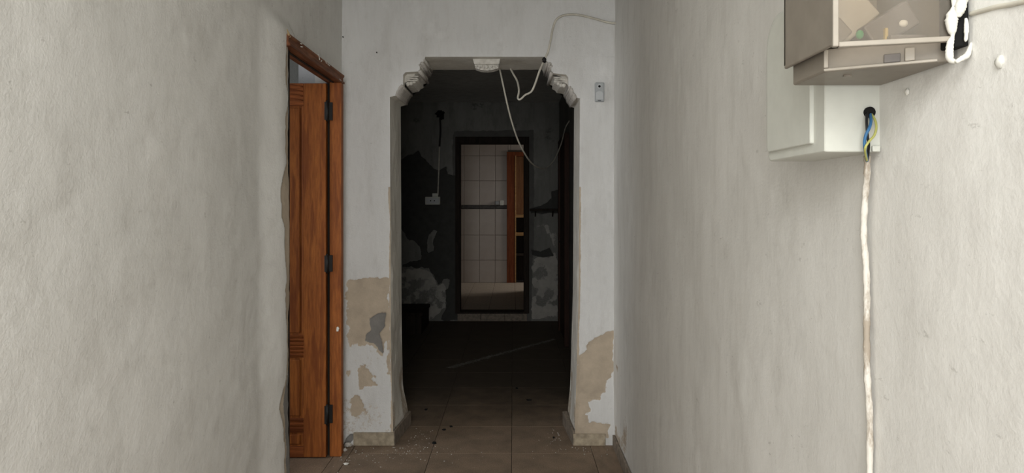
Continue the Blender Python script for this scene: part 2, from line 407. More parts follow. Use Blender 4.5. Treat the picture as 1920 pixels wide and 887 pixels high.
# skirting tiles on the piers
def skirt_tile(name, poly, z, mat, parent):
    return MB().prism(poly, .001, z, 'z').build(name, mat, parent, bevel=.002)
xl0 = OL[0][0]; xr0 = OR[0][0]
skirt_tile('skirting_tile', [(-.925, YE - .013), (xl0 + .006, YE - .013), (xl0 + .006, YE - .001), (-.925, YE - .001)], .077, M_SKIRT, wall_end)
skirt_tile('skirting_tile', [(xl0, YE - .005), (xl0 + .010, YE - .012), (xl0 + .048, YB - .01), (xl0 + .030, YB)], .085, M_SKIRTD, wall_end)
skirt_tile('skirting_tile', [(xr0 - .006, YE - .013), (.536, YE - .013), (.536, YE - .001), (xr0 - .006, YE - .001)], .068, M_SKIRT, wall_end)
skirt_tile('skirting_tile', [(xr0, YE - .005), (xr0 - .010, YE - .012), (xr0 - .042, YB - .01), (xr0 - .012, YB)], .085, M_SKIRTD, wall_end)

# ------------------------------------------------------------------ left wall
YD = 2.90                           # ragged plaster edge at the door opening
def left_edge(z): return YD + .012 * fbm(z * 0 + 3.3, z, 6, 4, 11) + .008 * fbm(z * 0 + 1.3, z, 26, 4, 12) + .03 * smooth(.6, .0, z)
PW_Z = [0, .16, .30, .42, .55, .66, .80, 1.0, 1.12, 1.2, 1.32, 1.42, 1.5, 1.58, 1.9, 2.1]
PW_W = [.05, .075, .09, .055, .13, .07, .045, .06, .05, .07, .085, .125, .10, .05, .035, .012]
mbl = MB()
def left_patch(y0, y1f, z0, z1, ny, nz):
    z = np.linspace(z0, z1, nz)[:, None]; t = np.linspace(0, 1, ny)[None, :]
    y1 = y1f(z) if callable(y1f) else np.full_like(z, y1f)
    Y = y0 + (y1 - y0) * t; Z = np.repeat(z, ny, 1)
    de = left_edge(Z) - Y
    pw = np.interp(Z, PW_Z, PW_W) + .05 * fbm(Y, Z, 7, 4, 14)
    pe = smooth(.006, -.006, de - pw * .80) * (Z < 2.10) * (Y < 2.99)
    lo = smooth(.75, .55, Z + .1 * fbm(Y, Z, 5, 3, 15))
    cem = smooth(.005, -.005, de - pw * .45 * lo) * lo * (Y < 2.99); tan = pe * (1 - cem)
    d = .008 * fbm(Y, Z, 1.6, 3, 21) + .0022 * fbm(Y, Z, 11, 3, 22) - .006 * smooth(.3, .7, pe)
    bul = .033 * smooth(2.62, 2.86, Y) * (Y < 3.0) * smooth(2.22, 2.135, Z)
    mbl.grid(XL + d + bul, Y, Z, (tan, cem, tan * 0))
left_patch(YR, 2.35, 0, ZC, 260, 150)
left_patch(2.35, left_edge, 0, 2.128, 90, 300)
left_patch(2.35, YE + .02, 2.128, ZC, 90, 40)
left_patch(3.795, YE + .02, 0, 2.128, 10, 120)
# edge of the plaster at the opening and the masonry behind it
z = np.linspace(0, 2.128, 300)[:, None]; t = np.linspace(0, 1, 5)[None, :]
Yg = np.repeat(left_edge(z), 5, 1) + .004 * fbm(np.repeat(t, 300, 0), np.repeat(z, 5, 1), 20, 3, 6) * (t > 0); Zg = np.repeat(z, 5, 1)
Xg = XL + .026 + (-.15) * np.repeat(t, 300, 0)
mbl.grid(Xg, Yg, Zg, (Zg * 0, Zg * 0 + 1, Zg * 0))
mbl.box(-1.12, XL - .022, YR, YD - .012, 0, ZC); mbl.box(-1.12, XL - .022, YD - .012, YE, 2.14, ZC); mbl.box(-1.12, XL - .022, 3.80, YE, 0, 2.14)
wall_left = struct(mbl.build('wall_left', M_WALL, smooth_=False, attr=True))
for p in wall_left.data.polygons: p.use_smooth = True

# ------------------------------------------------------------------ right wall
mbr = MB()
ny, nz = 420, 200
z = np.linspace(0, ZC, nz)[:, None]; yy = np.linspace(YR, YE + .02, ny)[None, :]
Y = np.repeat(yy, nz, 0); Z = np.repeat(z, ny, 1)
d = .009 * fbm(Y, Z, 1.3, 3, 41) + .0016 * fbm(Y, Z, 12, 3, 42)
tn = smooth(.25, .7, fbm(Y, Z, 4, 4, 43) + .5 * smooth(.35, .05, Z) + .35 * smooth(2.6, 3.9, Y) - .35) * (Z < .5) * .8
mbr.grid(XR - d, Y, Z, (tn * .75, tn * 0, tn * 0), flip=True)
mbr.box(XR + .022, XR + .14, YR, YE + .02, 0, ZC)
wall_right = struct(mbr.build('wall_right', M_WALLR, smooth_=True, attr=True))
bb = struct(bpy.data.objects.new('baseboard_right', None)); C.objects.link(bb); bb.location = (XR, 3.0, 0)
yk = 3.885
while yk > 1.0:
    o = MB().box(XR - .014, XR - .001, yk - .45, yk - .003, .001, .068).build('skirting_tile', M_SKIRTD, bb, bevel=.002); yk -= .454
adopt(bb)

# ------------------------------------------------------------------ rear wall, ceiling, floor bed
m = MB(); m.box(XL - .1, -.82, YR - .12, YR, 0, ZC); m.box(.32, XR + .1, YR - .12, YR, 0, ZC); m.box(-.82, .32, YR - .12, YR, 2.40, ZC)
struct(m.build('wall_rear', M_WALL))
struct(MB().box(XL - .15, XR + .15, -.12, YE + .05, ZC, ZC + .1).box(XL - .15, XR + .15, YR - .12, YR + .1, ZC, ZC + .1).box(XL - .15, -.86, YR + .1, -.12, ZC, ZC + .1).box(.38, XR + .15, YR + .1, -.12, ZC, ZC + .1).build('ceiling', M_CEIL))
fl = struct(MB().box(XL - .1, XR + .05, YR - .12, YE, -.08, -.005).box(-2.3, XR + .1, YE, Y2B + .1, -.08, -.005).build('floor', M_GROUT))

# floor tiles: each its own piece
TS = .454; TX, TY = -.0075, 3.777
def chamfer_tile(sx, sy, h=.006, c=.0009):
    m = MB(); a, b = sx / 2, sy / 2
    vs = [(-a, -b, -h), (a, -b, -h), (a, b, -h), (-a, b, -h), (-a, -b, -c), (a, -b, -c), (a, b, -c), (-a, b, -c),
          (-a + c, -b + c, 0), (a - c, -b + c, 0), (a - c, b - c, 0), (-a + c, b - c, 0)]
    fs = [(0,1,5,4),(1,2,6,5),(2,3,7,6),(3,0,4,7),(4,5,9,8),(5,6,10,9),(6,7,11,10),(7,4,8,11),(8,9,10,11)]
    m.add(vs, fs); me = bpy.data.meshes.new('tile'); me.from_pydata(m.v, [], m.f); return me
def lay(parent, name, mat, x0, x1, y0, y1, zt, ox, oy, sx, sy, gap=.005, full=None, skip=None):
    full = full or chamfer_tile(sx - gap, sy - gap)
    if not full.materials: full.materials.append(mat)
    k0 = math.floor((x0 - ox) / sx + 1e-6)
    for i in range(k0, math.ceil((x1 - ox) / sx - 1e-6)):
        for j in range(math.floor((y0 - oy) / sy + 1e-6), math.ceil((y1 - oy) / sy - 1e-6)):
            a, b = max(x0, ox + i*sx), min(x1, ox + (i+1)*sx); c, d = max(y0, oy + j*sy), min(y1, oy + (j+1)*sy)
            if b - a < .03 or d - c < .03 or (skip and skip(a, b, c, d)): continue
            o = bpy.data.objects.new(name, full); C.objects.link(o); o.parent = parent
            o.location = ((a+b)/2, (c+d)/2, zt); o.scale = ((b-a-gap)/(sx-gap), (d-c-gap)/(sy-gap), 1)
    return full
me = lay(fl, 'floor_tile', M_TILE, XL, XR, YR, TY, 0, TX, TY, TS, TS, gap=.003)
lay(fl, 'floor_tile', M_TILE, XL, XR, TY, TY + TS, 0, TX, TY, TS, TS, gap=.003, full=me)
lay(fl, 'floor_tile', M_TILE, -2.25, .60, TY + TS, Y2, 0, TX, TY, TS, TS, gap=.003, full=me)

# ------------------------------------------------------------------ dark room
DARK_L = [(740, 300), (752, 298), (761, 291), (783, 285), (793, 298), (804, 306), (815, 317), (824, 320), (837, 312), (840, 326), (860, 329), (866, 600), (822, 602),
          (836, 577), (838, 545), (845, 522), (832, 525), (822, 535), (812, 515), (803, 505), (790, 500), (775, 503), (757, 498), (770, 492), (788, 485), (789, 472), (784, 455), (764, 448), (758, 438), (748, 425)]
ISL = [[(803, 440), (812, 432), (819, 434), (813, 448), (812, 470), (803, 475), (801, 455)]]
PALE_L = [(745, 500), (775, 503), (803, 506), (812, 516), (822, 536), (836, 530), (836, 577), (822, 590), (810, 602), (745, 602)]
PALE_R = [(1001, 430), (1010, 424), (1022, 428), (1035, 452), (1040, 470), (1030, 482), (1008, 484), (998, 500), (998, 598), (1046, 598), (1046, 470), (1046, 440), (1030, 425), (1018, 418)]
PALE_R2 = [(1000, 486), (1020, 480), (1036, 488), (1044, 520), (1045, 590), (998, 592)]
DARK_R = [(994, 391), (1006, 388), (1022, 382), (1035, 372), (1035, 360), (1048, 356), (1052, 392), (1052, 400), (996, 400)]
DARK_R2 = [(996, 468), (1012, 472), (1030, 466), (1040, 480), (1020, 482), (998, 478)]
CEM = [(848, 268), (852, 246), (1000, 244), (1002, 400), (996, 605), (982, 605), (982, 262), (862, 262), (864, 605), (852, 605)]
def far_wear(X, Z):
    px, py = pix(X, Y2, Z); j = 4.5 * fbm(X, Z, 14, 4, 51)
    dk = smooth(1.6, -1.6, sdf(px, py, DARK_L) + j)
    for p in ISL: dk = dk * smooth(-1.5, 1.5, sdf(px, py, p) + j * .6)
    for p in (DARK_R, DARK_R2): dk = np.maximum(dk, smooth(1.5, -1.5, sdf(px, py, p) + j * .6))
    lf = (px < 745) * smooth(.1, .35, fbm(X, Z, 2.2, 4, 77)) * (Z < 1.9); dk = np.maximum(dk, lf)
    pale = np.zeros_like(X)
    for p in (PALE_L, PALE_R, PALE_R2): pale = np.maximum(pale, smooth(2, -2, sdf(px, py, p) + j) * (.35 + .65 * smooth(-.3, .3, fbm(X, Z, 9, 3, 52))))
    cem = np.maximum(smooth(2, -2, sdf(px, py, CEM) + j * .5), smooth(.05, .75, fbm(X, Z, 5, 4, 54)) * .55)
    return pale * (1 - dk), cem * (1 - pale), dk
DX0, DX1 = (858 - CX) * Y2 / F, (987.5 - CX) * Y2 / F
DZ1 = EYE + (CY - 264) * Y2 / F
mf = MB()
def far_patch(x0, x1, z0, z1):
    nx, nz = int((x1 - x0) / .009) + 2, int((z1 - z0) / .009) + 2
    X, Z = np.meshgrid(np.linspace(x0, x1, nx), np.linspace(z0, z1, nz))
    a, b, c = far_wear(X, Z)
    d = .010 * fbm(X, Z, 2, 3, 61) + .003 * fbm(X, Z, 16, 3, 62) - .012 * smooth(.3, .7, c)
    mf.grid(X, Y2 - d, Z, (a, b, c))
far_patch(-2.3, DX0, 0, ZC); far_patch(DX1, .60, 0, ZC); far_patch(DX0, DX1, DZ1, ZC)
mf.box(-2.3, DX0, Y2 + .035, Y2B, -.02, ZC); mf.box(DX1, .75, Y2 + .035, Y2B, -.02, ZC); mf.box(DX0, DX1, Y2 + .035, Y2B, DZ1, ZC)
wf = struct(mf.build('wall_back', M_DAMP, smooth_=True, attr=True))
def plain_wall(name, x0, x1, y0, y1, z0, z1, mat): return struct(MB().box(x0, x1, y0, y1, z0, z1).build(name, mat, attr=True))
XR2 = .552
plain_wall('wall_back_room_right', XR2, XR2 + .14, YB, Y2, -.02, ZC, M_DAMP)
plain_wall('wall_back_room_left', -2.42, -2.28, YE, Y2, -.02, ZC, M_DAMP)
plain_wall('ceiling_back_room', -2.42, .75, YE + .06, Y2B, ZC, ZC + .1, M_DARKCEIL)

# doorway casing in the far wall and its tiled threshold riser
cas = struct(bpy.data.objects.new('trim_1', None)); C.objects.link(cas); cas.location = ((DX0 + DX1) / 2, Y2, 0)
cas['label'] = 'dark weathered door casing in the peeling wall'
def far_box(m, x0, x1, y0, y1, ya, yb):
    a, b = P(x0, y1, Y2), P(x1, y0, Y2); return m.box(a[0], b[0], ya, yb, max(a[2], .002), b[2])
far_box(MB(), 854, 862.5, 262, 587, Y2 - .035, Y2B + .01).build('post', M_DARKW, cas, bevel=.004)
far_box(MB(), 982, 992, 262, 587, Y2 - .035, Y2B + .01).build('post', M_DARKW, cas, bevel=.004)
far_box(MB(), 854, 992, 257, 269, Y2 - .038, Y2B + .01).build('header', M_DARKW, cas, bevel=.004)
adopt(cas)
stp = struct(bpy.data.objects.new('trim_2', None)); C.objects.link(stp); stp.location = ((DX0 + DX1) / 2, Y2, 0)
stp['label'] = 'low step of pale riser tiles under a dark nosing'
for a, b in ((858, 901), (901.8, 946), (946.8, 988)):
    far_box(MB(), a, b, 588, 602, Y2 - .012, Y2 + .03).build('riser_tile', M_SKIRTD, stp, bevel=.002)
far_box(MB(), 856, 990, 584.5, 587.6, Y2 - .03, Y2B).build('nosing', M_DARKW, stp, bevel=.003)
adopt(stp)

# door on the right wall of the dark room
d2 = thing('wooden_door', 'closed dark red-brown wooden door on the side wall of the dark room', 'door', (XR2 - .02, 7.0, 0))
MB().box(XR2 - .030, XR2 - .001, 6.66, 7.44, .01, 2.02).build('leaf', M_DOORW, d2, bevel=.003)
for a in (6.58, 7.44): MB().box(XR2 - .05, XR2 - .001, a, a + .08, .001, 2.10).build('frame_post', M_DOORW, d2, bevel=.004)
MB().box(XR2 - .05, XR2 - .001, 6.66, 7.44, 2.02, 2.10).build('frame_header', M_DOORW, d2, bevel=.004)
for a, b in ((.15, .85), (1.0, 1.9)): MB().box(XR2 - .036, XR2 - .029, 6.78, 7.32, a, b).build('panel', M_DOORW, d2, bevel=.006)
MB().tube([(XR2 - .03, 6.73, 1.02), (XR2 - .075, 6.73, 1.02), (XR2 - .08, 6.80, 1.02)], .009).build('handle', M_BLACK, d2, smooth_=True)
adopt(d2)

# socket box, cable and burnt junction on the far wall
yj = Y2 - .015
jb = thing('junction_rose', 'sooty black cable entry high on the peeling wall', 'junction box', P(825, 214, yj))
q = P(825, 214, yj)
MB().blob((q[0], yj, q[2]), (.052, .028, .042), wob=.25, seed=4).build('cap', M_HOLE, jb, smooth_=True)
MB().blob((q[0] + .02, yj - .02, q[2] - .03), (.03, .02, .04), wob=.25, seed=5).build('stub', M_HOLE, jb, smooth_=True)
adopt(jb)
pts = [P(825, 222, yj - .005), P(826, 245, yj - .015), P(824, 275, yj - .012), P(823, 310, yj - .01), P(822, 340, yj - .012), P(821, 366, yj - .01)]
wc = thing('wall_cable', 'thin cable hanging down the peeling wall to a socket', 'cable', pts[-1])
cp = curve_pts(pts); k = len(cp) * 2 // 5
MB().tube(cp[:k + 1], .011).build('scorched_length', M_BLACK, wc, smooth_=True)
MB().tube(cp[k:], .009).build('pale_length', M_CABLE, wc, smooth_=True)
adopt(wc)
sk = thing('socket_box', 'small off-white surface socket on the peeling wall', 'socket', P(812, 384, yj))
a, b = P(798, 384, Y2), P(826, 369, Y2)
MB().box(a[0], b[0], Y2 - .055, Y2 + .005, a[2], b[2]).build('housing', M_WHITEPL, sk, bevel=.008)
MB().box(a[0] + .012, b[0] - .012, Y2 - .061, Y2 - .054, a[2] + .014, b[2] - .014).build('face_plate', M_SENSOR2, sk, bevel=.003)
for s in (-1, 1):
    cx = (a[0] + b[0]) / 2 + s * .022; cz = (a[2] + b[2]) / 2
    MB().tube([(cx, Y2 - .0625, cz), (cx, Y2 - .058, cz)], .008).build('pin_hole', M_LENS, sk)
c, e = P(811, 369.5, Y2), P(822, 362.5, Y2)
MB().box(c[0], e[0], Y2 - .035, Y2 - .003, c[2] - .003, e[2]).build('cable_entry', M_WHITEPL, sk, bevel=.004)
adopt(sk)
# shelf and low box
a, b = P(993, 395.5, Y2), P(1049, 391.5, Y2)
sh = thing('wall_shelf', 'thin dark shelf plank on the wall right beside the far doorway', 'shelf', ((a[0] + b[0]) / 2, Y2, a[2]))
MB().box(a[0], b[0] - .01, Y2 - .13, Y2 - .004, a[2], b[2]).build('plank', M_DARKW, sh, bevel=.002)
for x in (a[0] + .06, b[0] - .09): MB().prism([(Y2 - .11, a[2] - .001), (Y2 - .004, a[2] - .001), (Y2 - .004, a[2] - .07)], x, x + .015, 'x').build('bracket', M_DARKW, sh)
adopt(sh)
a = P(700, 630, 7.2); b = P(800, 578, 7.6)
bx = thing('low_chest', 'low dark box on the floor below the peeling wall', 'box', (-1.3, 7.5, 0))
MB().box(-1.70, -.985, 7.22, 7.86, .001, .20).build('body', M_DARKW, bx, bevel=.006)
MB().box(-1.715, -.970, 7.205, 7.875, .20, .235).build('lid', M_DARKW, bx, bevel=.005)
adopt(bx)

# ------------------------------------------------------------------ tiled room behind the far doorway
plain_wall('wall_tiled_room_left', -1.62, -1.5, Y2B, Y3 + .1, 0, ZC, M_WGROUT)
m = MB(); m.box(1.55, 1.67, Y2B, 10.38, 0, ZC); m.box(1.55, 1.67, 11.05, Y3 + .5, 0, ZC); m.box(1.55, 1.67, 10.38, 11.05, 0, 1.35); m.box(1.55, 1.67, 10.38, 11.05, 2.15, ZC)
struct(m.build('wall_tiled_room_right', M_WGROUT))
plain_wall('wall_added_shade_blocker', .40, .50, Y2B, 10.15, 0, ZC, M_WGROUT)  # added unseen wall that keeps light off the front of this floor
plain_wall('ceiling_tiled_room', -1.62, 1.67, Y2B, Y3 + .5, ZC, ZC + .1, M_CEIL)
f3 = struct(MB().box(-1.5, 1.55, Y2B, Y3 + .5, 0, Z3 - .005).box(DX0, DX1, Y2 - .01, Y2B, 0, Z3 - .006).build('floor_tiled_room', M_GROUT))
lay(f3, 'floor_tile', M_F3, -1.5, 1.55, Y2B, Y3, Z3, -.3, Y3, .33, .33, gap=.004)
lay(f3, 'floor_tile', M_F3, DX0 + .03, DX1 - .03, Y2 + .02, Y2B, Z3, -.3, Y3, .33, .33, gap=.004)
XC0 = (952.5 - CX) * Y3 / F; XC1 = .62; ZCT = EYE + (CY - 285) * Y3 / F
m = MB(); m.box(-1.5, XC0, Y3 + .008, Y3 + .12, 0, ZC); m.box(XC1, 1.55, Y3 + .008, Y3 + .12, 0, ZC); m.box(XC0, XC1, Y3 + .008, Y3 + .12, ZCT, ZC)
wt = struct(m.build('wall_tiled_room', M_WGROUT))
tiles = {}
def wall_tile(x0, x1, z0, z1, name='wall_tile', mat=M_WTILE, y=Y3):
    g = .005; sx, sz = x1 - x0 - g, z1 - z0 - g
    if sx < .02 or sz < .02: return
    k = (round(sx, 3), round(sz, 3), name)
    if k not in tiles:
        me = chamfer_tile(sx, sz, .008, .003)
        me.transform(Matrix.Rotation(math.pi / 2, 4, 'X')); me.materials.append(mat); tiles[k] = me
    o = bpy.data.objects.new(name, tiles[k]); C.objects.link(o); o.parent = wt; o.location = ((x0 + x1) / 2, y, (z0 + z1) / 2)
rows = [Z3, .475, .889, 1.322, 1.384, 1.788, 2.20, ZC]
cols = [-1.5] + [-.041 + .257 * k for k in range(-5, 7)] + [1.55]
for r, (z0, z1) in enumerate(zip(rows[:-1], rows[1:])):
    for x0, x1 in zip(cols[:-1], cols[1:]):
        nm, mt = ('border_tile', M_BAND) if r == 3 else ('wall_tile', M_WTILE)
        yy_ = Y3 - .006 if r == 3 else Y3
        if z0 >= 2.19:
            if x1 <= XC0 or x0 >= XC1: wall_tile(x0, x1, z0, z1)
            elif x0 < XC0: wall_tile(x0, XC0, z0, z1); wall_tile(XC0, x1, ZCT + .03, z1)
            else: wall_tile(x0, min(x1, XC1), ZCT + .03, z1)
            continue
        if x0 < XC0: wall_tile(x0, min(x1, XC0), z0, z1, nm, mt, yy_)
        if x1 > XC1: wall_tile(max(x0, XC1), x1, z0, z1, nm, mt, yy_)
# outlet on the border
q = P(940.5, 381, Y3 - .02)
so = thing('wall_outlet', 'tiny white outlet above the dark tile border', 'outlet', (q[0], Y3, q[2] - .05))
MB().box(q[0] - .028, q[0] + .028, Y3 - .035, Y3 - .001, q[2] - .035, q[2] + .045).build('plate', M_WHITEPL, so, bevel=.005)
MB().box(q[0] - .105, q[0] - .045, Y3 - .03, Y3 - .001, q[2] - .025, q[2] + .03).build('old_switch', M_SENSOR, so, bevel=.005)
adopt(so)
# built-in cupboard
cu = thing('built_in_cupboard', 'red-brown wooden cupboard with open lower shelves set into the tiled wall', 'cupboard', (XC0 + .3, Y3, Z3))
pw = .125
MB().box(XC0 - .02, XC0 + pw, Y3 - .03, Y3 + .35, Z3 + .001, ZCT).build('side_post', M_CUP, cu, bevel=.004)
MB().box(XC0 + pw - .013, XC0 + pw + .008, Y3 - .036, Y3 - .029, Z3 + .01, ZCT - .06).build('bead', M_CUPE, cu, bevel=.003)
MB().box(XC1 - .10, XC1 + .02, Y3 - .03, Y3 + .35, Z3 + .001, ZCT).build('side_post', M_CUP, cu, bevel=.004)
MB().box(XC0 + pw, XC1 - .10, Y3 - .03, Y3 + .35, ZCT - .07, ZCT).build('top_rail', M_CUP, cu, bevel=.004)
MB().box(XC0 + pw, XC1 - .10, Y3 + .31, Y3 + .35, Z3 + .001, ZCT - .07).build('back_panel', M_DARKW, cu)
zz = lambda py: EYE - (py - CY) * Y3 / F
MB().box(XC0 + pw + .004, XC1 - .104, Y3 - .012, Y3 + .012, zz(402), ZCT - .074).build('upper_door', M_CUPP, cu, bevel=.003)
for y0, y1 in ((402.5, 408), (436.5, 442)): MB().box(XC0 + pw, XC1 - .10, Y3 - .025, Y3 + .31, zz(y1), zz(y0)).build('shelf', M_CUPE, cu, bevel=.003)
MB().box(XC0 + pw, XC1 - .10, Y3 + .02, Y3 + .31, zz(480), zz(476)).build('lower_shelf', M_DARKW, cu, bevel=.002)
adopt(cu)

# ------------------------------------------------------------------ side room behind the left door
struct(MB().box(-3.6, -1.0, .4, 4.4, -.08, -.001).build('floor_side_room', M_TILE))
plain_wall('wall_side_room_far', -3.6, -1.12, 4.35, 4.47, 0, 2.75, M_SIDE)
plain_wall('wall_side_room_near', -3.6, -1.12, .3, .42, 0, 2.75, M_SIDE)
m = MB(); m.box(-3.62, -3.5, .3, 1.6, 0, 2.75); m.box(-3.62, -3.5, 2.8, 4.47, 0, 2.75); m.box(-3.62, -3.5, 1.6, 2.8, 0, .9); m.box(-3.62, -3.5, 1.6, 2.8, 2.1, 2.75)
struct(m.build('wall_side_room_left', M_SIDE))
plain_wall('ceiling_side_room', -3.62, -1.0, .3, 4.47, 2.75, 2.85, M_SIDE)
plain_wall('wall_side_room_pier', -1.24, -1.121, YE - .02, 4.35, 0, 2.75, M_SIDE)

# the wooden door frame and the leaf that stands open
fx0, fx1 = -1.04, -.955
fr = struct(bpy.data.objects.new('door_1', None)); C.objects.link(fr); fr.location = (-1.0, 3.3, 0)
fr['label'] = 'orange-brown wooden door frame with chipped lintel in the left wall'
MB().prism([(-1.017, 3.722), (fx1 + .006, 3.722), (fx1, 3.735), (fx1, 3.785), (XL, 3.795), (-1.017, 3.795)], .001, 2.076, 'z').build('jamb', M_FRAME, fr, bevel=.004)
MB().box(fx0 - .01, -1.0172, 3.755, 3.795, .001, 2.076).build('rebate', M_DARKW, fr)  # dark colour paints in the shade of the hinge gap
MB().box(fx0, XL + .015, YD + .045, YD + .06, .001, 2.076).build('jamb', M_DARKW, fr, bevel=.003)  # near jamb coloured dark to paint in its shade
MB().prism([(fx0, 2.077), (fx1 + .004, 2.077), (fx1 + .004, 2.088), (fx1 - .004, 2.093), (fx1 - .004, 2.112), (fx1 + .002, 2.118), (fx1 + .002, 2.128), (fx0, 2.128)], 2.868, 3.797, 'y').build('lintel', M_LINTEL, fr, bevel=.002)
MB().box(-1.002, -.992, YD + .03, 3.72, 2.0715, 2.0768).build('lintel_stop', M_DARKW, fr)
MB().tube([(-.958, 2.880, 2.118), (-.957, 2.862, 2.128), (-.956, 2.842, 2.142)], [.006, .0045, .001], 6).build('splinter', M_PALEW, fr)
rnd = random.Random(3)
for y_, z_ in ((3.02, 2.121), (3.03, 2.110), (3.30, 2.122), (3.34, 2.112), (3.42, 2.123), (3.47, 2.120), (3.70, 2.085)):
    MB().obox((fx1 + .0025, y_, z_), (.002, rnd.uniform(.006, .02), .0018), Matrix.Rotation(rnd.uniform(-.9, .9), 3, 'X')).build('paint_chip', M_FOAM, fr)
q = P(633, 617, 3.72)
MB().blob((q[0], 3.7185, q[2]), (.008, .003, .013), 8, 5, .3, 2).build('paint_chip', M_FOAM, fr)
adopt(fr)
YLf = 3.70
lz = lambda py: EYE - (py - CY) * YLf / F
lf = thing('door_leaf', 'orange-brown carved wooden door leaf standing open into the side room', 'door', (-1.45, YLf, 0))
lx1 = -1.031; lx0 = -1.80; st = .123; t0, t1 = YLf, YLf + .036
zb, zt = .006, lz(156)
MB().box(lx1 - st, lx1, t0, t1, zb, zt).build('hinge_stile', M_WOOD, lf, bevel=.003)
MB().box(lx0, lx0 + st, t0, t1, zb, zt).build('lock_stile', M_WOOD, lf, bevel=.003)
ix0, ix1 = lx0 + st, lx1 - st
MB().box(ix0, ix1, t0, t1, lz(198), zt).build('top_rail', M_WOODX, lf, bevel=.002)
for k in range(4):
    zc = lz(163 + 8.5 * k)
    pts = [(ix1 - .004 - i * .02, t0 - .0005, zc + .012 * math.sin(i * .10 * math.pi) - (.02 if k > 1 else -.004) * (i / 10) ** 2) for i in range(27)]
    MB().tube(pts, .0042, 6).build('carved_ridge', M_WOODX, lf, smooth_=True)
for a, b in ((629, 671), (785, 812)):
    MB().box(ix0, ix1, t0 + .004, t1, lz(b), lz(a)).build('lock_rail', M_WOODX, lf, bevel=.002)
    n = int((b - a) / 7)
    for k in range(n):
        zc = lz(a + (k + .5) * (b - a) / n)
        MB().tube([(ix0 + .002, t0 + .004, zc), (ix1 - .002, t0 + .004, zc)], .0062, 8).build('reeding', M_WOODX, lf, smooth_=True)
MB().box(ix0, ix1, t0, t1, zb, lz(838)).build('bottom_rail', M_WOODX, lf, bevel=.002)
for a, b in ((198, 629), (671, 785), (812, 838)):
    MB().box(ix0, ix1, t0 + .013, t1 - .010, lz(b), lz(a)).build('panel', M_WOOD, lf)
    MB().box(ix0 + .03, ix1 - .022, t0 + .006, t0 + .014, lz(b) + .012, lz(a) - .012).build('raised_field', M_WOOD, lf, bevel=.005)
    MB().box(ix1 - .008, ix1 + .001, t0 + .003, t0 + .012, lz(b), lz(a)).build('bead', M_WOOD, lf, bevel=.003)
for py0, py1 in ((190, 226), (478, 511), (760, 796)):
    z0, z1 = lz(py1), lz(py0)
    h = MB().tube([(-1.023, 3.702, z0 - .004), (-1.023, 3.702, z1 + .004)], .0075, 10).build('hinge', M_BLACK, lf, smooth_=True)
    h['label'] = 'black iron hinge'
    MB().box(-1.022, -.998, 3.713, 3.7225, z0 + .003, z1 - .003).build('frame_plate', M_BLACK, h, bevel=.001)
    MB().box(-1.038, -1.022, 3.6955, 3.7005, z0 + .003, z1 - .003).build('leaf_plate', M_BLACK, h, bevel=.001)
adopt(lf)

